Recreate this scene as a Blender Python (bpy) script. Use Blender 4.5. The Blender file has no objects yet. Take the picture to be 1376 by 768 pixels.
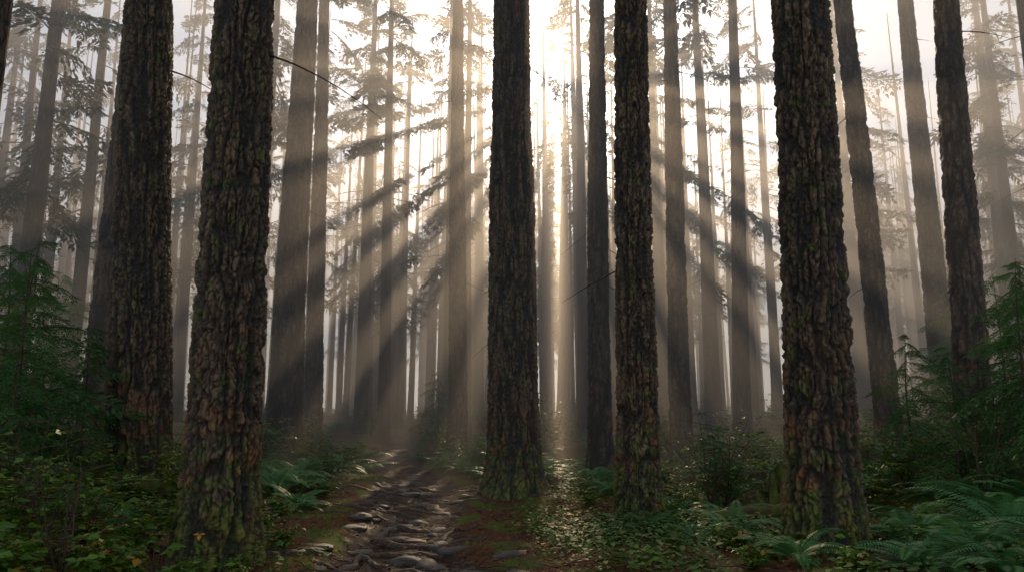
import bpy, math, random, bmesh
import numpy as np
from mathutils import Vector, Matrix
random.seed(7); rng=np.random.default_rng(11)
scene=bpy.context.scene
COL=scene.collection

# ---------------- noise ----------------
def hsh(ix,iy,iz):
    ix=ix.astype(np.int64);iy=iy.astype(np.int64);iz=iz.astype(np.int64)
    h=((ix*73856093)^(iy*19349663)^(iz*83492791))&0x7fffffff
    h=((h^(h>>13))*1274126177)&0x7fffffff
    h=h^(h>>16)
    h=(h*668265263)&0x7fffffff
    h=h^(h>>15)
    return (h&0xffff)/65535.0
def vn(x,y,z=0.0):
    x=np.asarray(x,float);y=np.asarray(y,float);z=np.asarray(z,float)+0*x
    xi=np.floor(x);yi=np.floor(y);zi=np.floor(z)
    fx=x-xi;fy=y-yi;fz=z-zi
    fx=fx*fx*(3-2*fx);fy=fy*fy*(3-2*fy);fz=fz*fz*(3-2*fz)
    r=0
    for a in (0,1):
        for b in (0,1):
            for c in (0,1):
                w=(fx if a else 1-fx)*(fy if b else 1-fy)*(fz if c else 1-fz)
                r=r+w*hsh(xi+a,yi+b,zi+c)
    return r
def fbm(x,y,z=0.0,o=4):
    s=0;a=.5;t=0
    for i in range(o):
        s=s+a*vn(np.asarray(x)*2**i+17.3*i,np.asarray(y)*2**i+5.1*i,np.asarray(z)*2**i+9.7*i);t+=a;a*=.5
    return s/t
def sst(a,b,x):
    t=np.clip((x-a)/(b-a),0,1);return t*t*(3-2*t)

# ---------------- mesh helpers ----------------
def mk(name,V,Q,mats,attrs=None,smooth=False,link=True,mi=None):
    V=np.asarray(V,dtype=np.float32)
    Q=np.asarray(Q,dtype=np.int32).reshape(-1,4)
    me=bpy.data.meshes.new(name)
    me.vertices.add(len(V));me.vertices.foreach_set('co',V.ravel())
    n=len(Q)
    me.loops.add(n*4);me.loops.foreach_set('vertex_index',Q.ravel())
    me.polygons.add(n)
    me.polygons.foreach_set('loop_start',np.arange(n,dtype=np.int32)*4)
    me.polygons.foreach_set('loop_total',np.full(n,4,dtype=np.int32))
    if mi is not None: me.polygons.foreach_set('material_index',np.asarray(mi,dtype=np.int32))
    if smooth: me.polygons.foreach_set('use_smooth',np.ones(n,dtype=bool))
    me.update(calc_edges=True)
    if attrs:
        for k,a in attrs.items():
            at=me.attributes.new(k,'FLOAT','POINT');at.data.foreach_set('value',np.asarray(a,dtype=np.float32))
    for m in mats: me.materials.append(m)
    if not link: return me
    ob=bpy.data.objects.new(name,me);COL.objects.link(ob);return ob
def empty(name):
    e=bpy.data.objects.new(name,None);COL.objects.link(e);return e
def inst(name,me,loc,rz=0,sc=1.0,parent=None,tilt=(0,0)):
    ob=bpy.data.objects.new(name,me);COL.objects.link(ob)
    ob.location=loc;ob.rotation_euler=(tilt[0],tilt[1],rz)
    ob.scale=(sc,sc,sc) if np.isscalar(sc) else sc
    if parent: ob.parent=parent
    return ob
class B:
    def __init__(s): s.V=[];s.Q=[];s.T=[];s.M=[];s.n=0
    def add(s,V,Q,t=0.5,m=0):
        V=np.asarray(V,float);Q=np.asarray(Q)
        if len(V)==0: return
        s.V.append(V);s.Q.append(Q+s.n);s.T.append(np.full(len(V),t) if np.isscalar(t) else np.asarray(t));s.M.append(np.full(len(Q),m));s.n+=len(V)
    def get(s): return np.concatenate(s.V),np.concatenate(s.Q),np.concatenate(s.T),np.concatenate(s.M)
    def mk(s,name,mats,**k):
        V,Q,T,M=s.get();return mk(name,V,Q,mats,attrs={'tint':T},mi=M,**k)
def tube(P,R,seg=6):
    P=np.asarray(P,float);n=len(P);R=np.broadcast_to(R,(n,))
    t=np.gradient(P,axis=0);t/=np.linalg.norm(t,axis=1)[:,None]+1e-9
    up=np.tile([0,0,1.],(n,1)); bad=np.abs(t[:,2])>.9; up[bad]=[1,0,0]
    if bad.mean()>.3: up[:]=[1,0,0.01]
    a=np.cross(t,up);a/=np.linalg.norm(a,axis=1)[:,None]+1e-9;b=np.cross(t,a)
    th=np.arange(seg)/seg*2*np.pi
    V=P[:,None,:]+R[:,None,None]*(np.cos(th)[None,:,None]*a[:,None,:]+np.sin(th)[None,:,None]*b[:,None,:])
    V=V.reshape(-1,3)
    i=np.arange(n-1)[:,None]*seg;j=np.arange(seg)[None,:];j2=(j+1)%seg
    Q=np.stack([i+j,i+j2,i+seg+j2,i+seg+j],-1).reshape(-1,4)
    return V,Q
def leaves(Bs,D,N,L,W,fold=.15):
    Bs=np.asarray(Bs,float);n=len(Bs)
    if n==0: return np.zeros((0,3)),np.zeros((0,4),int)
    D=D/(np.linalg.norm(D,axis=1)[:,None]+1e-9)
    S=np.cross(D,N);S/=np.linalg.norm(S,axis=1)[:,None]+1e-9
    N=np.cross(S,D)
    L=np.broadcast_to(L,(n,))[:,None];W=np.broadcast_to(W,(n,))[:,None]
    m=Bs+D*L*.42
    V=np.stack([Bs,m+S*W*.5+N*W*fold,Bs+D*L-N*L*.08,m-S*W*.5+N*W*fold],1).reshape(-1,3)
    Q=np.arange(n*4).reshape(-1,4)
    return V,Q

# ---------------- materials ----------------
def nt(name):
    m=bpy.data.materials.new(name);m.use_nodes=True;t=m.node_tree
    for n in list(t.nodes): t.nodes.remove(n)
    o=t.nodes.new('ShaderNodeOutputMaterial');return m,t,o
def N(t,ty,**k):
    n=t.nodes.new(ty)
    for a,b in k.items():
        if a in ('inp',):
            for i,v in b.items(): n.inputs[i].default_value=v
        else: setattr(n,a,b)
    return n
def ramp(t,src,stops,interp='LINEAR'):
    r=t.nodes.new('ShaderNodeValToRGB');cr=r.color_ramp;cr.interpolation=interp
    while len(cr.elements)<len(stops): cr.elements.new(.5)
    for e,(p,c) in zip(cr.elements,stops):
        e.position=p;e.color=(*c,1) if len(c)==3 else c
    t.links.new(src,r.inputs[0]);return r
def mix(t,f,a,b,mode='MIX'):
    m=t.nodes.new('ShaderNodeMix');m.data_type='RGBA';m.blend_type=mode
    if isinstance(f,(int,float)): m.inputs[0].default_value=f
    else: t.links.new(f,m.inputs[0])
    for s,i in ((a,6),(b,7)):
        if isinstance(s,tuple): m.inputs[i].default_value=(*s,1)
        else: t.links.new(s,m.inputs[i])
    return m.outputs[2]
def math_(t,op,a,b=None,clamp=False):
    m=t.nodes.new('ShaderNodeMath');m.operation=op;m.use_clamp=clamp
    for s,i in ((a,0),(b,1)):
        if s is None: continue
        if isinstance(s,(int,float)): m.inputs[i].default_value=s
        else: t.links.new(s,m.inputs[i])
    return m.outputs[0]

def bark_mat(name,hi,cA,cB,moss=.5):
    m,t,o=nt(name)
    tc=N(t,'ShaderNodeTexCoord')
    mp=N(t,'ShaderNodeMapping');mp.inputs['Scale'].default_value=(1,1,.28);t.links.new(tc.outputs['Object'],mp.inputs[0])
    n1=N(t,'ShaderNodeTexNoise',inp={'Scale':10.,'Detail':6.,'Roughness':.7});t.links.new(mp.outputs[0],n1.inputs['Vector'])
    base=ramp(t,n1.outputs[0],[(.32,cA),(.68,cB)]).outputs[0]
    sep=N(t,'ShaderNodeSeparateXYZ');t.links.new(tc.outputs['Object'],sep.inputs[0])
    p=N(t,'ShaderNodeBsdfPrincipled')
    if hi:
        oi=N(t,'ShaderNodeObjectInfo')
        hv=N(t,'ShaderNodeMapRange',inp={1:0.,2:1.,3:.8,4:1.2});t.links.new(oi.outputs['Random'],hv.inputs[0])
        hsv=N(t,'ShaderNodeHueSaturation');t.links.new(base,hsv.inputs['Color']);t.links.new(hv.outputs[0],hsv.inputs['Value']);base=hsv.outputs[0]
        n2=N(t,'ShaderNodeTexNoise',inp={'Scale':2.2,'Detail':4.});t.links.new(tc.outputs['Object'],n2.inputs['Vector'])
        n3=N(t,'ShaderNodeTexNoise',inp={'Scale':60.,'Detail':6.,'Roughness':.7});t.links.new(mp.outputs[0],n3.inputs['Vector'])
        red=ramp(t,n2.outputs[0],[(.45,(0,0,0)),(.62,(1,1,1))]).outputs[0]
        low=N(t,'ShaderNodeMapRange',inp={1:0.,2:3.,3:1.,4:0.});t.links.new(sep.outputs[2],low.inputs[0])
        base=mix(t,math_(t,'MULTIPLY',red,math_(t,'MULTIPLY',low.outputs[0],.95)),base,(.24,.085,.028))
        ml=N(t,'ShaderNodeMapRange',inp={1:0.,2:1.6,3:.22,4:-.10 if moss<.6 else .0});t.links.new(sep.outputs[2],ml.inputs[0])
        n4=N(t,'ShaderNodeTexNoise',inp={'Scale':5.,'Detail':7.,'Roughness':.65});t.links.new(tc.outputs['Object'],n4.inputs['Vector'])
        mm=ramp(t,math_(t,'ADD',n4.outputs[0],ml.outputs[0]),[(.54,(0,0,0)),(.66,(1,1,1))]).outputs[0]
        base=mix(t,math_(t,'MULTIPLY',mm,moss),base,(.09,.125,.014))
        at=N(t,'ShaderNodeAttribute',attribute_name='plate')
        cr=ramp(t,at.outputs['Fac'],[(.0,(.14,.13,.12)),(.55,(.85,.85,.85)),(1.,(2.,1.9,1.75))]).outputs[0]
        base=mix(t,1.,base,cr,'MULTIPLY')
        rr=ramp(t,n3.outputs[0],[(.35,(.34,)*3),(.65,(.75,)*3)]).outputs[0];t.links.new(rr,p.inputs['Roughness'])
        b=N(t,'ShaderNodeBump',inp={'Strength':1.,'Distance':.02});t.links.new(n3.outputs[0],b.inputs['Height'])
    else:
        mp2=N(t,'ShaderNodeMapping');mp2.inputs['Scale'].default_value=(13,13,2.6);t.links.new(tc.outputs['Object'],mp2.inputs[0])
        v=N(t,'ShaderNodeTexNoise',inp={'Scale':1.,'Detail':3.});t.links.new(mp2.outputs[0],v.inputs['Vector'])
        vr=ramp(t,v.outputs[0],[(.42,(1,1,1)),(.5,(0,0,0)),(.58,(1,1,1))]).outputs[0]
        b=N(t,'ShaderNodeBump',inp={'Strength':1.,'Distance':.035});t.links.new(vr,b.inputs['Height'])
        base=mix(t,1.,base,mix(t,vr,(.4,.38,.36),(1,1,1)),'MULTIPLY');p.inputs['Roughness'].default_value=.8
    t.links.new(base,p.inputs['Base Color'])
    t.links.new(b.outputs[0],p.inputs['Normal'])
    t.links.new(p.outputs[0],o.inputs[0]);return m
bark_hi=bark_mat('bark_wet',True,(.04,.026,.016),(.175,.118,.076),.75)
bark_mid=bark_mat('bark_mid',True,(.042,.029,.019),(.145,.10,.068),.5)
bark_lo=bark_mat('bark_far',False,(.045,.032,.022),(.14,.10,.07),.3)

def leaf_mat(name,stops,trans=.35,rough=.45):
    m,t,o=nt(name)
    at=N(t,'ShaderNodeAttribute',attribute_name='tint')
    p=N(t,'ShaderNodeBsdfPrincipled',inp={'Roughness':rough,'Specular IOR Level':.3})
    if trans>0:
        tc=N(t,'ShaderNodeTexCoord')
        n=N(t,'ShaderNodeTexNoise',inp={'Scale':3.,'Detail':3.});t.links.new(tc.outputs['Object'],n.inputs['Vector'])
        f=math_(t,'ADD',math_(t,'MULTIPLY',at.outputs['Fac'],.75),math_(t,'MULTIPLY',math_(t,'SUBTRACT',n.outputs[0],.25),.5),True)
        c=ramp(t,f,stops).outputs[0];t.links.new(c,p.inputs['Base Color'])
        tr=N(t,'ShaderNodeBsdfTranslucent');t.links.new(c,tr.inputs[0])
        ms=N(t,'ShaderNodeMixShader');ms.inputs[0].default_value=trans
        t.links.new(p.outputs[0],ms.inputs[1]);t.links.new(tr.outputs[0],ms.inputs[2]);t.links.new(ms.outputs[0],o.inputs[0])
    else:
        c=ramp(t,at.outputs['Fac'],stops).outputs[0];t.links.new(c,p.inputs['Base Color']);t.links.new(p.outputs[0],o.inputs[0])
    return m
needle=leaf_mat('needle_foliage',[(0.,(.025,.06,.025)),(.5,(.05,.11,.035)),(1.,(.09,.16,.05))],0.,.6)
needle_s=leaf_mat('sapling_needles',[(0.,(.035,.11,.035)),(.5,(.08,.20,.05)),(1.,(.16,.29,.07))],.35,.5)
fernm=leaf_mat('fern_leaf',[(0.,(.045,.17,.055)),(.5,(.11,.30,.085)),(1.,(.22,.45,.12))],.35,.4)
broad=leaf_mat('broad_leaf',[(0.,(.035,.10,.012)),(.45,(.12,.25,.026)),(.8,(.26,.38,.04)),(.93,(.42,.40,.04)),(1.,(.55,.26,.03))],.3,.42)
cover=leaf_mat('cover_leaf',[(0.,(.025,.07,.01)),(.45,(.075,.16,.02)),(.8,(.15,.24,.03)),(1.,(.22,.25,.03))],.12,.55)
litterm=leaf_mat('leaf_litter',[(0.,(.05,.022,.010)),(.45,(.20,.07,.025)),(.8,(.34,.125,.035)),(.95,(.5,.19,.03)),(1.,(.55,.32,.05))],.1,.6)
mossleaf=leaf_mat('moss_tuft',[(0.,(.06,.105,.01)),(.5,(.17,.23,.018)),(1.,(.32,.38,.03))],.2,.7)
def simple(name,c1,c2,sc=8,rough=.7,bump=.5,dist=.02):
    m,t,o=nt(name);tc=N(t,'ShaderNodeTexCoord')
    n=N(t,'ShaderNodeTexNoise',inp={'Scale':float(sc),'Detail':8.,'Roughness':.65});t.links.new(tc.outputs['Object'],n.inputs['Vector'])
    c=ramp(t,n.outputs[0],[(.35,c1),(.65,c2)]).outputs[0]
    p=N(t,'ShaderNodeBsdfPrincipled',inp={'Roughness':rough,'Specular IOR Level':.35});t.links.new(c,p.inputs['Base Color'])
    b=N(t,'ShaderNodeBump',inp={'Strength':bump,'Distance':dist});t.links.new(n.outputs[0],b.inputs['Height']);t.links.new(b.outputs[0],p.inputs['Normal'])
    t.links.new(p.outputs[0],o.inputs[0]);return m
twig=simple('twig_bark',(.05,.032,.02),(.13,.085,.055))
rootm=simple('root_bark',(.03,.018,.011),(.15,.09,.055),20,.5,1.,.02)
stonem=simple('wet_stone',(.03,.026,.023),(.11,.09,.075),10,.42)
mosswood=simple('mossy_wood',(.07,.035,.015),(.15,.20,.025),5,.85,1.,.04)
mushm=simple('orange_leaf',(.6,.2,.02),(.8,.36,.04),12,.5)

def gmat():
    m,t,o=nt('forest_floor');tc=N(t,'ShaderNodeTexCoord');P=tc.outputs['Object']
    def nz(s,d=8.,r=.6):
        n=N(t,'ShaderNodeTexNoise',inp={'Scale':s,'Detail':d,'Roughness':r});t.links.new(P,n.inputs['Vector']);return n.outputs[0]
    a=nz(1.1,6.);b=nz(9.);c=nz(55.,6.,.7)
    soil=ramp(t,b,[(.3,(.035,.018,.009)),(.7,(.16,.066,.028))]).outputs[0]
    lit=ramp(t,c,[(.35,(.09,.033,.014)),(.65,(.34,.12,.042))]).outputs[0]
    mo=ramp(t,c,[(.35,(.055,.09,.01)),(.65,(.20,.26,.024))]).outputs[0]
    x=mix(t,ramp(t,b,[(.34,(0,0,0)),(.54,(1,1,1))]).outputs[0],soil,lit)
    mk_=ramp(t,a,[(.49,(0,0,0)),(.57,(1,1,1))]).outputs[0]
    x=mix(t,mk_,x,mo)
    at=N(t,'ShaderNodeAttribute',attribute_name='path')
    pa=math_(t,'ADD',at.outputs['Fac'],math_(t,'MULTIPLY',math_(t,'SUBTRACT',b,.5),1.3),True)
    pf=ramp(t,pa,[(.4,(0,0,0)),(.7,(1,1,1))]).outputs[0]
    mud=ramp(t,c,[(.3,(.022,.012,.007)),(.7,(.11,.055,.03))]).outputs[0]
    x=mix(t,pf,x,mud)
    p=N(t,'ShaderNodeBsdfPrincipled',inp={'Specular IOR Level':.3});t.links.new(x,p.inputs['Base Color'])
    wet=ramp(t,nz(3.,5.),[(.40,(.22,)*3),(.52,(.75,)*3)]).outputs[0]
    rr=mix(t,pf,(.85,.85,.85),wet);t.links.new(rr,p.inputs['Roughness'])
    bp=N(t,'ShaderNodeBump',inp={'Strength':1.,'Distance':.04});t.links.new(c,bp.inputs['Height']);t.links.new(bp.outputs[0],p.inputs['Normal'])
    t.links.new(p.outputs[0],o.inputs[0]);return m
groundm=gmat()

# ---------------- terrain ----------------
def pathx(y): return -0.45-.17*(y-6)+.25*np.sin(y*.45)+.0016*np.clip(y-20,0,60)**2
def pmask(x,y):
    d=np.abs(x-pathx(y)+.5*(vn(x*.9,y*.9,3.)-.5))
    return (1-sst(.55,1.25,d))*(1-sst(34,45,y))
def hgt(x,y):
    x=np.asarray(x,float);y=np.asarray(y,float)
    r=1.35*sst(8,70,y)
    h=r+.55*(fbm(x*.28,y*.28,1.)-.5)*sst(3,9,np.hypot(x,y))+.22*(fbm(x*1.3,y*1.3,4.,3)-.5)+.06*(fbm(x*7,y*7,7.,3)-.5)
    h=h+.5*sst(2.5,8,-x+pathx(y))*1.0+.35*sst(4,9,x)
    return h-.13*pmask(x,y)
def H(x,y): return float(hgt(np.array([x]),np.array([y]))[0])
n=520
s=np.linspace(-1,1,n)
gx=np.sign(s)*(np.abs(s)*13+np.abs(s)**6*260)
gy=np.concatenate([np.linspace(-250,-3,30),np.linspace(-2.5,24,440),24+np.linspace(.02,1,110)**2.2*380])
X,Y=np.meshgrid(gx,gy,indexing='xy')
Z=hgt(X.ravel(),Y.ravel())
nx=len(gx);ny=len(gy)
i=np.arange(ny-1)[:,None]*nx;j=np.arange(nx-1)[None,:]
Q=np.stack([i+j,i+j+1,i+nx+j+1,i+nx+j],-1).reshape(-1,4)
mk('ground',np.stack([X.ravel(),Y.ravel(),Z],1),Q,[groundm],{'path':pmask(X.ravel(),Y.ravel())},smooth=True)

CAMZ=1.5
EL=math.radians(25.);AZ=math.radians(3.6)
S=np.array([math.sin(AZ)*math.cos(EL),math.cos(AZ)*math.cos(EL),math.sin(EL)])
U=np.cross(S,[0,0,1.]);U/=np.linalg.norm(U);Vv=np.cross(U,S)
cam0=np.array([0,0,CAMZ])
# gaps carved in the crowns to shape the light shafts (direction in the plane across the sun, half width, reach)
SECT=[(203,5.5,18),(192,2,15),(213,2.2,16),(222,2.5,15),(232,2.5,15),(243,4.5,15),(253,2,14),(261,2.5,14),(272,3.5,14),(281,2,14),(290,3.5,16),(301,5.5,17),(311,2.5,16),(320,3.2,16),(329,2.2,16),(337,5,17),(347,2,15),(356,3,14),(60,3,7),(150,3,8)]
def ingap(P):
    d=P-cam0;u=d@U;v=d@Vv
    r=np.hypot(u,v);ph=np.degrees(np.arctan2(v,u))%360
    g=np.zeros(len(P),bool)
    for a,w,R in SECT:
        dd=np.abs((ph-a+180)%360-180)
        g|=(dd<w*(1.0+.6*(vn(r*.8,a*1.)-.5)))&(r<R)
    g|=(r<2.4)&(r>.5)&(vn(u*1.6,v*1.6,8.)>.52)
    g|=(vn(u/1.3+40,v/1.3+7,2.)>.87)
    return g

# ---------------- trunks ----------------
def trunk_mesh(name,r,nseg,zs,amp,seed,flare,lx,ly,mat,cw=.075,ch=.24,top=30.):
    zs=np.asarray(zs,float)
    th=np.arange(nseg)/nseg*2*np.pi
    TH,ZZ=np.meshgrid(th,zs,indexing='xy')
    th=TH.ravel();z=ZZ.ravel()
    tp=np.where(z<8,1.06-.018*z,np.clip((1.06-.144)*(1-(z-8)/(top-8)*.92),.05,2))
    lob=.6+.8*vn(np.cos(th)*1.6+seed,np.sin(th)*1.6+seed,0.)+.4*np.cos(th*5+seed)*.5
    rr=r*tp*(1+flare*np.exp(-np.clip(z+.1,0,9)/.38)*lob+.12*np.exp(-np.clip(z,0,99)/1.6))
    rr=rr*(1+.12*(vn(np.cos(th)*1.2+seed*3,np.sin(th)*1.2,z*.35)-.5))
    plate=np.full(len(z),.6)
    if amp>0:
        NC=max(8,int(2*np.pi*r/cw))
        cx=np.cos(th)*r;cy=np.sin(th)*r
        wa=(fbm(cx*6+seed,cy*6,z*3.2,4)-.5)*4.2;wb=(fbm(cx*7+9,cy*7+seed,z*5+5,4)-.5)*3.0
        a=th/(2*np.pi)*NC+wa;b=z/ch+wb
        ai=np.floor(a);bi=np.floor(b)
        f1=np.full(len(z),9.);f2=np.full(len(z),9.);cid=np.zeros(len(z))
        for da in (-1,0,1):
            for db in (-1,0,1):
                ca=ai+da;cb=bi+db;cm=np.mod(ca,NC)
                px=ca+.05+.9*hsh(cm,cb,np.full(len(z),seed));py=cb+.05+.9*hsh(cm,cb,np.full(len(z),seed+77))
                d=np.hypot(a-px,b-py)
                c=hsh(cm,cb,np.full(len(z),seed+33))
                nw=d<f1
                f2=np.where(nw,f1,np.minimum(f2,d));cid=np.where(nw,c,cid);f1=np.where(nw,d,f1)
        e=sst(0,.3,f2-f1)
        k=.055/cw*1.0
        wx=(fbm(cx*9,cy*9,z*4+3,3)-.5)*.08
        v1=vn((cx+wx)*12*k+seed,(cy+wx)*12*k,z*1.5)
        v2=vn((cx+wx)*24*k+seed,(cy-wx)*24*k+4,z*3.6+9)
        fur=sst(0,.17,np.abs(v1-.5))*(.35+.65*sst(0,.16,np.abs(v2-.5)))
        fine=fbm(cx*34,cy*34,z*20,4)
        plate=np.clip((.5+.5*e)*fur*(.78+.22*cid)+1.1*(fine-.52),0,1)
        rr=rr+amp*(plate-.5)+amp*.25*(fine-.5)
    V=np.stack([np.cos(th)*rr+lx*z,np.sin(th)*rr+ly*z,z],1)
    V[:,0]+=.06*r*np.sin(z*.35+seed)
    n=len(zs);i=np.arange(n-1)[:,None]*nseg;j=np.arange(nseg)[None,:];j2=(j+1)%nseg
    Q=np.stack([i+j,i+j2,i+nseg+j2,i+nseg+j],-1).reshape(-1,4)
    return mk(name,V,Q,[mat],{'plate':plate},smooth=True,link=False)

# ---------------- boughs / crowns ----------------
def bough(L,rg,fine=False):
    nt_=15 if not fine else 20
    st=L*(.15 if not fine else .05)
    t=np.linspace(0,1,9);yaw=rg.uniform(-.15,.15)
    dr=rg.uniform(.12,.35)
    def pos(q): return np.stack([q*L,yaw*q*q*L,(.12*q-dr*q*q*1.3)*L],-1)
    stem=pos(t)
    Bs=[];D=[];Ln=[]
    for k in range(nt_):
        q=(k+.5+rg.uniform(-.3,.3))/nt_;q=st/L+(1-st/L)*q
        for sd in (-1,1):
            if rg.random()<.12: continue
            tl=L*(.36*(1-q)**.75+.06)*rg.uniform(.55,1.2)
            an=rg.uniform(.7,1.1)
            d=np.array([math.cos(an),sd*math.sin(an),-.25+rg.uniform(-.35,.12)])
            p0=pos(np.array([q]))[0]
            step=.1*L/2 if not fine else .045*L
            m=max(2,int(tl/step))
            w=np.linspace(.08,1,m)
            pts=p0+d*w[:,None]*tl;pts[:,2]-=.3*tl*w*w
            for s2 in (-1,1):
                a2=an*sd+s2*rg.uniform(.4,.8)
                dd=np.stack([np.full(m,math.cos(a2)),np.full(m,math.sin(a2)),rg.uniform(-.8,.1,m)],1)
                Bs.append(pts);D.append(dd);Ln.append((.15 if not fine else .11)*L/2*rg.uniform(.6,1.3,m)*(1.15-.6*w)*1.3)
            Bs.append(pts[-1:]);D.append(d[None]);Ln.append(np.array([.2*L/2]))
    Bs=np.concatenate(Bs);D=np.concatenate(D);Ln=np.concatenate(Ln)
    return Bs,D,Ln,stem
def rotm(az,pt,roll):
    c,s_=math.cos(az),math.sin(az);cr,sr=math.cos(roll),math.sin(roll)
    R0=np.array([[1,0,0],[0,cr,-sr],[0,sr,cr]])
    R1=np.array([[math.cos(pt),0,-math.sin(pt)],[0,1,0],[math.sin(pt),0,math.cos(pt)]])
    R2=np.array([[c,-s_,0],[s_,c,0],[0,0,1]])
    return (R2@R1@R0).T
NB=10
rgb=np.random.default_rng(5)
BO=[bough(2.0,rgb) for _ in range(NB)]
def crown(rg,z0,z1,nb,Rm,carve=None,lx=0,ly=0,dead=4,fat=1.):
    b=B()
    for k in range(nb):
        q=(k+rg.random())/nb
        z=z0+(z1-z0)*q
        L=Rm*(1-.6*q)*rg.uniform(.5,1.15)
        if q<.12: L*=.75
        az=rg.uniform(0,2*math.pi)
        Bs,D,Ln,stem=BO[rg.integers(NB)]
        sc=L/2.0
        R=rotm(az,rg.uniform(-.55,.1),rg.uniform(-.6,.6))
        off=np.array([lx*z,ly*z,z])
        P=Bs@R*sc+off;DD=D@R
        NN=np.tile(np.array([0,0,1.])@R,(len(P),1))+rg.normal(0,.5,(len(P),3))
        l=np.minimum(Ln*sc,.3)
        if carve is not None:
            kp=~carve(P);P=P[kp];DD=DD[kp];NN=NN[kp];l=l[kp]
        V,Q=leaves(P,DD,NN,l*1.35,np.clip(l*.42*fat,.045,.12*fat))
        b.add(V,Q,np.repeat(rg.uniform(0,1)*.6+rg.uniform(0,.4,len(P)),4))
        V,Q=tube(stem@R*sc+off,np.linspace(.022*sc+.008,.004,len(stem)),3);b.add(V,Q,.3,1)
    for k in range(dead):
        z=rg.uniform(3.5,z0+2);az=rg.uniform(0,6.28);L=rg.uniform(.5,1.8)
        q=np.linspace(0,1,7);P=np.stack([np.cos(az+q*.3)*q*L,np.sin(az+q*.3)*q*L,z-.25*L*q-.2*L*q*q],1);P[:,0]+=lx*z;P[:,1]+=ly*z
        V,Q=tube(P,np.linspace(.018,.003,7),4);b.add(V,Q,.3,1)
    return b
rgc=np.random.default_rng(23)
CV=[crown(rgc,6.5+1.2*k,28,28,3.7,dead=5,fat=1.08).mk('crown',[needle,twig],link=False) for k in range(5)]
CH=crown(rgc,17,28,12,2.8,dead=4,fat=1.).mk('crown',[needle,twig],link=False)

TREES=[(-3.42,9,.375,-.012,0),(-6.35,13,.46,-.058,0),(0.02,16,.50,0,0),(1.96,12,.295,.015,0),(3.63,9,.365,.026,0),
(-6.6,22,.46,0,1),(-6.8,26,.30,-.02,1),(-9.4,17,.27,.005,1),(-15.9,24,.3,0,2),(-23,34,.25,-.02,2),(-17.7,30,.27,0,2),
(-20.2,45,.32,0,2),(-7.6,38,.34,0,2),(-5.6,33,.25,-.01,2),(-1.8,25,.30,-.01,1),(-2.1,34,.24,0,2),(-2.1,48,.28,0,2),
(2.3,50,.35,0,2),(3.45,36,.29,0,2),(2.2,19,.27,.01,1),(4.9,22,.29,.01,1),(9.1,34,.34,0,2),(8.2,27,.29,.03,2),(8.0,40,.35,0,2),
(15.5,44,.3,0,2),(8.96,18,.27,-.023,1),(13.8,24,.37,0,1),(9.1,15,.3,.04,1),(22,32,.26,0,2),(14.9,20,.2,0,2),(-8.9,12,.15,0,2),(21,45,.4,0,2),
(-11.5,33,.3,.01,2),(12.4,52,.35,0,2)]
def zrows(vis,step,top=30.):
    return np.concatenate([np.arange(-.5,vis,step),np.linspace(vis,top,14)])
placed=[(a,b) for a,b,*_ in TREES]
for k,(x,y,r,lx,lv) in enumerate(TREES):
    z=H(x,y)-.03
    vis=y*math.tan(math.radians(32))+1.8
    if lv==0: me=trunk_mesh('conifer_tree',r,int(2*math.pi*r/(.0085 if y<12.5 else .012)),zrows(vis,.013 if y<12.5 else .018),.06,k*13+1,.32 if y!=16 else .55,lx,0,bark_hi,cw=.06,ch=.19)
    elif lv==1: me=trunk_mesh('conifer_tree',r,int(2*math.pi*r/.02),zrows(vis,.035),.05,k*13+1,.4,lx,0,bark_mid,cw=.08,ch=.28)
    else: me=trunk_mesh('conifer_tree',r,28,zrows(14,.8),0,k*13+1,.3,lx,0,bark_lo)
    ob=inst('conifer_tree',me,(x,y,z))
    d=np.array([x,y,15.])-cam0
    if y<14:
        c=crown(rgc,20,28,7,2.6,dead=3).mk('crown',[needle,twig]);c.parent=ob
    elif abs(d@U)<13:
        off=np.array([x,y,z])
        z0=max(y*.62+3.5,8) if y<30 else rgc.uniform(7,11)
        c=crown(rgc,min(z0,18),28,18 if y<30 else 28,3.3,carve=lambda P:ingap(P+off),lx=lx,dead=5,fat=1.2).mk('crown',[needle,twig]);c.parent=ob
    elif y<22: inst('crown',CH,(lx*20,0,0),rgc.uniform(0,6.28),1.0,ob)
    else:
        c=inst('crown',CV[(k*2)%5],(lx*16,0,0),rgc.uniform(0,6.28),1.0,ob)
DT=empty('distant_trees')
TV=[trunk_mesh('trunk',.3,16,zrows(12,1.2),0,500+k,.3,0,0,bark_lo) for k in range(4)]
cnt=0;tries=0
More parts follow.
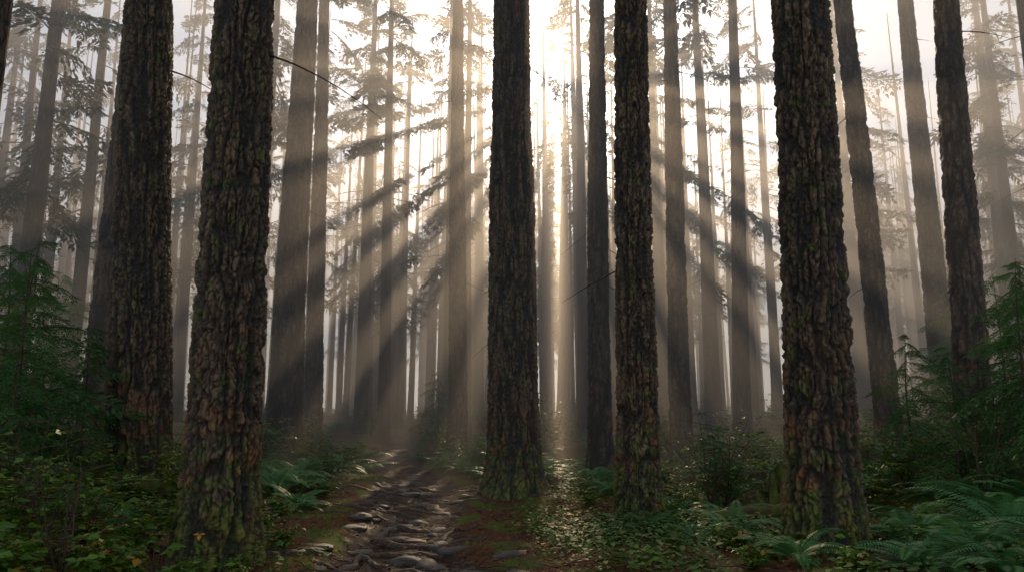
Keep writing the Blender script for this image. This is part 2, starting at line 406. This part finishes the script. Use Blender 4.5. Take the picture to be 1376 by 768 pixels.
while cnt<365 and tries<20000:
    tries+=1
    if cnt<118:
        y=34+(rng.random()**.8)*76;x=rng.uniform(-1,1)*(.78*y+6);cr=True
    elif cnt<172:
        y=38+rng.random()*72;x=y*math.tan(AZ)+rng.uniform(-13,13);cr=True
    else:
        y=48+rng.random()*62;x=rng.uniform(-1,1)*(.72*y);cr=False
    if min((x-a)**2+(y-b)**2 for a,b in placed)<(2.6 if cr else 1.3)**2: continue
    placed.append((x,y));cnt+=1
    z=H(x,y)-.05;sc=rng.uniform(.7,1.25) if cr else rng.uniform(.5,1.);hs=rng.uniform(.9,1.1)
    inst('trunk',TV[cnt%4],(x,y,z),rng.uniform(0,6.28),(sc,sc,hs),DT,(rng.uniform(-.02,.02),rng.uniform(-.02,.02)))
    if not cr: continue
    d=np.array([x,y,15.])-cam0
    if abs(d@U)<14:
        off=np.array([x,y,z])
        c=crown(rgc,rgc.uniform(6.5,11),31,27,4.0,carve=lambda P:ingap(P+off),dead=3,fat=1.45 if abs(d@U)<9 else 1.25).mk('crown',[needle,twig])
        c.location=(x,y,z);c.parent=DT
    else:
        inst('crown',CV[cnt%5],(x,y,z),rng.uniform(0,6.28),(1,1,hs),DT)
for x,y in [(-13,6),(-15,14),(14,7),(17,12),(-21,17),(20,19),(25,25),(-27,27)]:  # side trees outside the view, added for shade
    z=H(x,y)-.05
    ob=inst('conifer_tree',TV[abs(int(x))%4],(x,y,z),rng.uniform(0,6.28),(1.2,1.2,1))
    inst('crown',CH,(0,0,0),rng.uniform(0,6.28),1.,ob)

# ---------------- ferns ----------------
def fern(rg,nf=15):
    b=B()
    for k in range(nf):
        az=k/nf*6.283+rg.uniform(-.25,.25);L=rg.uniform(.55,.95);up=rg.uniform(.55,1.2)
        q=np.linspace(0,1,30)
        el=up-q*(up+rg.uniform(.2,.7))
        ds=L/30
        rx=np.cumsum(np.cos(el))*ds;rz=np.cumsum(np.sin(el))*ds
        P=np.stack([rx*math.cos(az),rx*math.sin(az),rz],1)
        V,Q=tube(P,np.linspace(.005,.0015,30),3);b.add(V,Q,.2)
        tan=np.gradient(P,axis=0);tan/=np.linalg.norm(tan,axis=1)[:,None]
        side=np.array([-math.sin(az),math.cos(az),0])
        nn=np.cross(tan,side);nn*=np.sign(nn[:,2:3]+1e-6)
        w=.14*np.sin(np.clip((q-.08)/.92,0,1)**.6*3.1416)**.8*(1-.3*q)+.012
        sel=slice(3,30)
        for sd in (-1,1):
            D=(side*sd)[None]+tan*.35+nn*rg.uniform(-.25,.1)
            V,Q=leaves(P[sel],D[sel],nn[sel]+rg.normal(0,.1,(27,3)),w[sel]*rg.uniform(.9,1.1,27),.024,.1)
            b.add(V,Q,np.repeat(rg.uniform(.1,.9)*.7+rg.uniform(0,.3,27),4))
    return b.mk('sword_fern',[fernm],link=False)
rf=np.random.default_rng(3)
FV=[fern(rf,15+k) for k in range(5)]
ferns=[(4.75,7.9,1.6),(5.6,8.6,1.6),(4.75,9.3,1.2),(6.1,8.0,1.5),(6.2,9.6,1.4),(5.3,10.2,1.2),(7.1,10.4,1.3),(3.9,7.4,1.),(6.9,8.9,1.3),(5.2,7.0,1.3),(4.9,11.6,1.1),(4.3,10.6,.9),(2.9,7.9,.8),(7.6,9.6,1.2),(6.5,11.3,1.2),(5.8,7.3,1.2),(4.3,6.7,1.1),(2.3,9.6,.7),(1.3,10.6,.6),(2.0,10.9,.8),
(2.9,10.1,1.),(3.2,11.6,1.),(2.6,12.2,.9),(-4.4,14.2,1.4),(-4.9,13.4,1.2),(-4.1,15.2,1.2),(1.5,17.2,1.1),(2.6,16.4,1.),(1.1,18.6,1.1),(-1.3,20.5,1.1),(-2.,21.6,1.1),(-.7,19.2,1.),(-1.1,23,1.1),(-3,25,1.1),
(-6.2,11,1.2),(-5.1,10.6,1.),(5.8,13,1.2),(6.9,14.5,1.2),(4.2,14.6,1.1),(3.3,18,1.2),(6.6,18,1.3),(-8,14,1.2),(-6.3,17.5,1.3),(-5.4,19.3,1.2),(-7.2,20,1.3),(7.6,12.2,1.2),(8.3,16.7,1.3),(1.9,14.8,.9),(3.,13.6,1.),(-4.6,17,1.1),(-3.5,12.6,1.)]
for k,(x,y,s_) in enumerate(ferns):
    inst('sword_fern',FV[k%5],(x,y,H(x,y)),rng.uniform(0,6.28),s_,None,(rng.uniform(-.15,.15),rng.uniform(-.15,.15)))
UG=empty('background_undergrowth')
def shrub(rg,h=1.,nst=9,lf=.065,nl=34,spread=.7,name='leafy_shrub'):
    b=B()
    for k in range(nst):
        az=rg.uniform(0,6.283);L=h*rg.uniform(.7,1.2);q=np.linspace(0,1,9);le=rg.uniform(.1,spread)
        P=np.stack([np.cos(az+q*.5)*q**1.3*L*le,np.sin(az+q*.5)*q**1.3*L*le,q*L*(1-.25*q*le)],1)
        P+=np.cumsum(rg.normal(0,.012,(9,3)),0)*h
        V,Q=tube(P,np.linspace(.008,.002,9)*h,4);b.add(V,Q,.3,1)
        for sb in range(6):
            i0=rg.integers(2,9);a2=rg.uniform(0,6.28);l2=h*rg.uniform(.15,.42);qq=np.linspace(0,1,5)
            PP=P[i0]+np.stack([np.cos(a2)*qq*l2,np.sin(a2)*qq*l2,qq*l2*rg.uniform(-.1,.6)-.15*l2*qq**2],1)
            V,Q=tube(PP,np.linspace(.004,.0012,5)*h,3);b.add(V,Q,.3,1)
            m=nl//5+rg.integers(0,3) if nl>0 else rg.integers(0,2)
            if m==0: continue
            w=rg.uniform(.1,1,m);Bs=PP[0]+(PP[-1]-PP[0])*w[:,None]
            a3=rg.uniform(0,6.28,m);D=np.stack([np.cos(a3),np.sin(a3),rg.uniform(-.4,.35,m)],1)
            NN=np.stack([rg.normal(0,.35,m),rg.normal(0,.35,m),np.ones(m)],1)
            l=lf*rg.uniform(.5,1.25,m);V,Q=leaves(Bs,D,NN,l,l*.62,.12)
            tt=rg.uniform(.0,.8)*.8+rg.uniform(0,.3,m);tt[rg.random(m)<.05]=1.25
            b.add(V,Q,np.repeat(tt,4))
    return b.mk(name,[broad,twig],link=False)
rs=np.random.default_rng(8)
SV=[shrub(rs,.9,11,.095,36),shrub(rs,.7,12,.085,38),shrub(rs,1.1,9,.10,30,.6),shrub(rs,.45,13,.08,40,1.),shrub(rs,.6,10,.15,22,.9),shrub(rs,1.5,8,.09,0,.6,'bare_twig_shrub')]
shr=[(-4.6,7.3,1.2,3),(-5.2,8.1,1.2,0),(-4.9,8.9,1.2,1),(-5.8,8.8,1.2,2),(-6.6,9.6,1.1,0),(-4.2,7.9,1.,3),(-3.9,7.9,.9,3),(-5.6,9.9,1,1),(-4.6,9.9,1,3),(-7.3,10.6,1.2,2),(-6.4,11.6,1,0),(-5.4,7.5,1.1,4),(-3.6,7.2,.9,4),(-4.5,6.8,1.,4),(-3.9,6.4,.8,4),(-3.,6.9,.8,4),(-5.9,7.9,1.2,4),(-4.9,7.7,1.,4),(-4.2,8.7,1.,4),(-5.1,8.3,.9,5),(-4.2,7.3,.8,5),(-6.2,9.,1.,5),(-3.3,7.3,.5,5),(-2.4,6.9,.5,4),
(-2.9,8.2,.6,3),(-2.75,9.4,.7,3),(-2.6,7.5,.5,3),(-4.4,11.4,.9,1),(-8.6,12.5,1.2,0),(-7.8,15,1.2,2),(-9.9,15.5,1.3,0),(-11,18,1.4,2),(-3.6,12,.7,3),(-4,17,1,1),(-3.3,10.4,.6,3),(-5.3,12.3,1,0),(-3.4,14,.7,3),
(2.6,9.1,.6,4),(2.9,8.6,.8,3),(2.3,10.3,.7,3),(4.2,10.2,.8,1),(4.3,12.9,1,0),(3.7,13.4,1.2,2),(5.5,12,1,1),(6.6,12.8,1.1,0),(7.9,13.2,1.2,2),(8.7,14.2,1.2,0),(7.,9.6,1,1),(1.3,13.3,.7,3),(3,14.6,.8,3),(1.5,14.9,.7,3),(5.7,15.2,1,2),(7.6,16.3,1.2,0),(10.8,17,1.3,2),(12.6,18.5,1.3,0),(4.6,17.5,1,1),(6,20,1.2,2),(9.9,20.5,1.3,0),(3.1,7.,.6,4),(2.4,7.7,.5,4),(1.2,11.6,.5,3),(2.9,12.9,.8,1),(4.6,6.7,.8,3),(1.8,8.6,.45,3),(1.4,9.9,.5,3),(3.4,13.2,.9,5),(6.6,10.8,1.,5),(7.4,11.6,1.1,5)]
for k,(x,y,s_,v) in enumerate(shr):
    inst('bare_twig_shrub' if v==5 else 'leafy_shrub',SV[v],(x,y,H(x,y)-.02),rng.uniform(0,6.28),s_)
for k in range(450):
    y=16+rng.random()**1.4*56;x=rng.uniform(-1,1)*(.75*y+2)
    if abs(x-float(pathx(y)))<1.3 and y<42: continue
    if rng.random()<.5: inst('fern',FV[k%5],(x,y,H(x,y)),rng.uniform(0,6.28),rng.uniform(1.1,1.7),UG)
    else: inst('shrub',SV[k%4],(x,y,H(x,y)-.03),rng.uniform(0,6.28),rng.uniform(.9,1.7),UG)

# ---------------- saplings ----------------
BF=[bough(2.0,rgb,True) for _ in range(5)]
def sapling(rg,h,nb,Lm,z0=.2):
    b=B();q=np.linspace(0,1,10)
    P=np.stack([.03*h*np.sin(q*3),.02*h*q,q*h],1);V,Q=tube(P,np.linspace(.012*h,.003,10),6);b.add(V,Q,.3,1)
    for k in range(nb):
        f=z0+(1-z0)*(k+rg.random())/nb;z=f*h;L=Lm*(1.05-f)**.7*rg.uniform(.5,1.2)+.15;az=k*2.4+rg.uniform(-.6,.6)
        Bs,D,Ln,stem=BF[rg.integers(5)];sc=L/2
        R=rotm(az,rg.uniform(-.5,.3),rg.uniform(-.6,.6))
        off=np.array([0,0,z]);Pp=Bs@R*sc+off
        NN=np.tile(np.array([0,0,1.])@R,(len(Pp),1))+rg.normal(0,.45,(len(Pp),3));l=Ln*sc
        V,Q=leaves(Pp,D@R,NN,l*1.25,np.maximum(l*.3,.014))
        b.add(V,Q,np.repeat(rg.uniform(0,.6)+rg.uniform(0,.4,len(Pp)),4))
        V,Q=tube(stem@R*sc+off,np.linspace(.008*L+.002,.002,len(stem)),4);b.add(V,Q,.3,1)
    return b.mk('hemlock_sapling',[needle_s,twig],link=False)
rp=np.random.default_rng(31)
PV=[sapling(rp,3.6,28,1.5),sapling(rp,2.6,24,1.25),sapling(rp,1.8,20,.9)]
for x,y,s_,v in [(-7.3,11.2,1.,0),(-6.9,12.2,1.,1),(-8.4,12.9,1.15,0),(-9.8,14.2,1.2,0),(-6.8,10.2,1,2),(7.5,10.8,.95,0),(8.1,11.8,1,0),(6.9,11.9,.9,1),(7.2,13.6,1,1),(9.6,13.8,1.1,0),(3.6,13.6,.8,2),(-5.8,14.7,.9,2),(10.4,16,1.2,0),(-11.6,16.2,1.3,0),(-2.8,28,1.1,1),(13,22,1.3,0),(-13.5,22,1.4,0)]:
    inst('hemlock_sapling',PV[v],(x,y,H(x,y)),rng.uniform(0,6.28),s_)

# ---------------- ground cover, litter, moss ----------------
def scatter(n,ylo,yhi,dens,pw=1.6):
    y=ylo+rng.random(n)**pw*(yhi-ylo);x=rng.uniform(-1,1,n)*(.74*y+.6)
    k=rng.random(n)<dens(x,y);return x[k],y[k]
x,y=scatter(16000,5.0,27,lambda x,y:(1-np.clip(pmask(x,y)*1.6,0,1))*sst(.42,.58,fbm(x*.8,y*.8,12.,3))*sst(.9,2.3,np.abs(x-pathx(y)-.2)),1.5)
z=hgt(x,y);b=B()
for l in range(9):
    m=len(x);a=rng.uniform(0,6.28,m);rr=rng.uniform(0,.11,m);hh=rng.uniform(.03,.26,m)
    Bs=np.stack([x+np.cos(a)*rr,y+np.sin(a)*rr,z+hh],1)
    D=np.stack([np.cos(a),np.sin(a),rng.uniform(-.3,.4,m)],1);NN=np.stack([rng.normal(0,.3,m),rng.normal(0,.3,m),np.ones(m)],1)
    L=rng.uniform(.035,.11,m);V,Q=leaves(Bs,D,NN,L,L*.62,.12)
    tt=.1+.7*vn(x*1.5,y*1.5,5.)+rng.uniform(-.15,.25,m)
    b.add(V,Q,np.repeat(tt,4))
b.mk('ground_cover_plants',[cover])
x,y=scatter(90000,4.6,24,lambda x,y:.3+.6*vn(x*.8,y*.8,3.),1.7)
m=len(x);a=rng.uniform(0,6.28,m);Bs=np.stack([x,y,hgt(x,y)+.006+rng.uniform(0,.012,m)],1)
D=np.stack([np.cos(a),np.sin(a),rng.uniform(-.15,.3,m)],1);NN=np.stack([rng.normal(0,.3,m),rng.normal(0,.3,m),np.ones(m)],1)
L=rng.uniform(.015,.08,m);V,Q=leaves(Bs,D,NN,L,L*rng.uniform(.08,.6,m),.1)
b=B();b.add(V,Q,np.repeat(rng.random(m)**1.3,4));b.mk('leaf_litter',[litterm])
x,y=scatter(110000,4.8,20,lambda x,y:(1-np.clip(pmask(x,y)*1.5,0,1))*sst(.44,.56,fbm(x*.9+30,y*.9,2.,3)),1.6)
m=len(x);a=rng.uniform(0,6.28,m);Bs=np.stack([x,y,hgt(x,y)-.003],1)
D=np.stack([np.cos(a)*.5,np.sin(a)*.5,rng.uniform(.4,1.,m)],1);NN=np.stack([rng.normal(0,1,m),rng.normal(0,1,m),rng.normal(0,.3,m)],1)
L=rng.uniform(.02,.055,m);V,Q=leaves(Bs,D,NN,L,L*.35,.1)
b=B();b.add(V,Q,np.repeat(np.clip(.2+.6*vn(x*3,y*3,1.)+rng.uniform(-.2,.2,m),0,1),4));b.mk('moss_carpet',[mossleaf])
b=B()
for k in range(340):
    y=5.2+rng.random()**1.4*12;x=rng.uniform(-1,1)*(.7*y);a=rng.uniform(0,6.28);L=rng.uniform(.12,.8);q=np.linspace(-.5,.5,6)
    xx=x+np.cos(a)*q*L+rng.normal(0,.012,6);yy=y+np.sin(a)*q*L+rng.normal(0,.012,6)
    V,Q=tube(np.stack([xx,yy,hgt(xx,yy)+.012+rng.uniform(0,.03)],1),np.linspace(.009,.003,6),4);b.add(V,Q,.3)
b.mk('fallen_twigs',[twig])

# ---------------- roots, stones, logs, stumps ----------------
def root(pts,r0,r1):
    P=np.array(pts,float);n=30;q=np.linspace(0,len(P)-1,n)
    xx=np.interp(q,range(len(P)),P[:,0]);yy=np.interp(q,range(len(P)),P[:,1])
    xx+=.10*(vn(q*2.3,q*0+xx[0]*9)-.5)*2;yy+=.12*(vn(q*2.1,q*0+yy[0]*9+3)-.5)*2
    R=np.linspace(r0,r1,n)*(1+.5*(vn(q*4,q*0+xx[0])-.5))
    zz=hgt(xx,yy)-R*.15+.03*(vn(q*2,q*0+yy[0])-.6)
    zz[-3:]-=np.array([.01,.03,.06]);zz[:2]-=np.array([.05,.02])
    V,Q=tube(np.stack([xx,yy,zz],1),R,14)
    V+=(fbm(V[:,0]*22,V[:,1]*22,V[:,2]*22,3)-.5)[:,None]*np.array([.03,.03,.05])
    return V,Q
b=B()
for k in range(28):
    yc=6.1+k*.42+rng.uniform(-.2,.2);xc=float(pathx(yc))+rng.uniform(-.8,1.0);a=rng.uniform(-.35,.35)+(0 if rng.random()<.7 else 1.1);L=rng.uniform(.4,1.2)
    V,Q=root([(xc-math.cos(a)*L,yc-math.sin(a)*L),(xc-.2*L,yc+rng.uniform(-.2,.2)),(xc+.3*L,yc+rng.uniform(-.2,.2)),(xc+math.cos(a)*L,yc+math.sin(a)*L)],rng.uniform(.03,.095),.015)
    b.add(V,Q,.5)
for (tx,ty,tr,nr,ph) in [(0.02,16,.5,8,.3),(-3.42,9,.37,6,0),(1.96,12,.3,6,.5),(3.63,9,.36,6,.2),(-6.35,13,.45,6,0)]:
    for k in range(nr):
        a=ph+k/nr*6.28+rng.uniform(-.3,.3);L=rng.uniform(.5,1.3)
        pts=[(tx+math.cos(a+f*.35)*(tr*.9+f*L),ty+math.sin(a+f*.35)*(tr*.9+f*L)) for f in (0,.35,.7,1)]
        V,Q=root(pts,tr*.24,.02);b.add(V,Q,.5)
b.mk('tree_roots',[rootm],smooth=True)
def rockmesh(seed):
    bm=bmesh.new();bmesh.ops.create_icosphere(bm,subdivisions=3,radius=1)
    for v in bm.verts:
        c=v.co;k=float(fbm(np.array([c.x*1.3+seed]),np.array([c.y*1.3]),np.array([c.z*1.3]),4)[0])
        v.co=c*(.6+.8*k)
    me=bpy.data.meshes.new('path_stone');bm.to_mesh(me);bm.free();me.materials.append(stonem)
    me.polygons.foreach_set('use_smooth',np.ones(len(me.polygons),bool));return me
RK=[rockmesh(k*5) for k in range(4)]
st=empty('path_stones')
for k in range(80):
    yc=6.+rng.random()**1.3*10;xc=float(pathx(yc))+rng.normal(0,.6);s_=rng.uniform(.03,.17)**1.0
    inst('stone',RK[k%4],(xc,yc,H(xc,yc)-.1*s_),rng.uniform(0,6.28),(s_*1.4,s_,s_*.5),st)
def log(name,p0,p1,r):
    n=30;q=np.linspace(0,1,n);P=np.array(p0)[None]*(1-q[:,None])+np.array(p1)[None]*q[:,None]
    R=np.full(n,r)*(1-.2*q);R[0]*=.01;R[-1]*=.01;P[0]=P[1];P[-1]=P[-2];P[0,0]+=.001;P[-1,0]-=.001
    V,Q=tube(P,R,22);V+=(fbm(V[:,0]*5,V[:,1]*5,V[:,2]*5,4)-.5)[:,None]*r*.5
    return mk(name,V,Q,[mosswood],smooth=True)
log('fallen_log',(2.5,10.9,H(2.5,10.9)+.14),(4.3,11.5,H(4.3,11.5)+.22),.14)
log('fallen_log',(-7.5,12.,H(-7.5,12)+.3),(-4.2,12.6,H(-4.2,12.6)+.1),.16)
log('fallen_log',(5.6,16.4,H(5.6,16.4)+.1),(9.2,15.6,H(9.2,15.6)+.3),.2)
def stump(x,y,r,h):
    zs=np.linspace(-.2,1,26);th=np.arange(40)/40*6.283;TH,ZZ=np.meshgrid(th,zs);t=TH.ravel();z=ZZ.ravel()
    jag=h*(.55+.75*vn(np.cos(t)*2.2+x,np.sin(t)*2.2,0.)+.15*np.cos(t))
    zz=np.where(z>0,z*jag,z);rr=r*(1+.5*np.exp(-np.clip(zz,0,9)/.15)*.6)*(1-.15*z)*(1+.3*(fbm(np.cos(t)*3,np.sin(t)*3,zz*2+x,3)-.5))
    V=np.stack([np.cos(t)*rr,np.sin(t)*rr,zz],1)
    inner=V[-40:]*np.array([.55,.55,.5]);V=np.concatenate([V,inner,inner*np.array([.02,.02,.9])])
    i=np.arange(27)[:,None]*40;j=np.arange(40)[None];j2=(j+1)%40
    Q=np.stack([i+j,i+j2,i+40+j2,i+40+j],-1).reshape(-1,4)
    ob=mk('mossy_stump',V,Q,[mosswood],smooth=True);ob.location=(x,y,H(x,y))
stump(4.2,12.0,.2,.7);stump(7.6,12.6,.28,.8);stump(-2.2,7.4,.09,.22)
V,Q=leaves(np.array([[0,0,0],[0,0,0],[0,0,0.]]),np.array([[1,-.3,.2],[-1,-.3,.15],[.1,-.5,-.6]]),np.array([[0,-.5,1.]]*3),.07,.05)
ob=mk('orange_leaf',V,Q,[mushm]);ob.location=(-3.4,8.46,H(-3.4,8.5)+.4)

# ---------------- mist ----------------
bm=bmesh.new();bmesh.ops.create_cube(bm,size=1)
for v in bm.verts: v.co=Vector((v.co.x*170,13+(v.co.y+.5)*100,(v.co.z+.5)*25-3))
me=bpy.data.meshes.new('mist');bm.to_mesh(me);bm.free()
mm,t,o=nt('mist_volume')
vs=N(t,'ShaderNodeVolumeScatter',inp={'Color':(1,.965,.915,1),'Density':.026,'Anisotropy':.57});t.links.new(vs.outputs[0],o.inputs['Volume'])
me.materials.append(mm);ob=bpy.data.objects.new('mist',me);COL.objects.link(ob)

# ---------------- light ----------------
w=bpy.data.worlds.new('World');scene.world=w;w.use_nodes=True;t=w.node_tree
bg=t.nodes['Background'];sky=t.nodes.new('ShaderNodeTexSky');sky.sky_type='NISHITA';sky.sun_disc=False
sky.sun_elevation=EL;sky.sun_rotation=AZ;sky.dust_density=1.8;sky.air_density=1.
hs=t.nodes.new('ShaderNodeHueSaturation');hs.inputs['Saturation'].default_value=.5
t.links.new(sky.outputs[0],hs.inputs['Color']);t.links.new(hs.outputs[0],bg.inputs[0]);bg.inputs[1].default_value=.15
sl=bpy.data.lights.new('sun','SUN');sl.energy=5.;sl.angle=math.radians(.6);sl.color=(1,.70,.41)
so=bpy.data.objects.new('sun',sl);COL.objects.link(so);so.rotation_euler=Vector(S).to_track_quat('Z','Y').to_euler()
scene.view_settings.view_transform='Standard';scene.view_settings.look='None';scene.view_settings.exposure=0
cam=bpy.data.cameras.new('camera');cam.lens=26.2;cam.sensor_width=36;cam.clip_end=2000;cam.clip_start=.05
co=bpy.data.objects.new('camera',cam);COL.objects.link(co);co.location=(0,0,CAMZ);co.rotation_euler=(math.radians(100),0,0);scene.camera=co
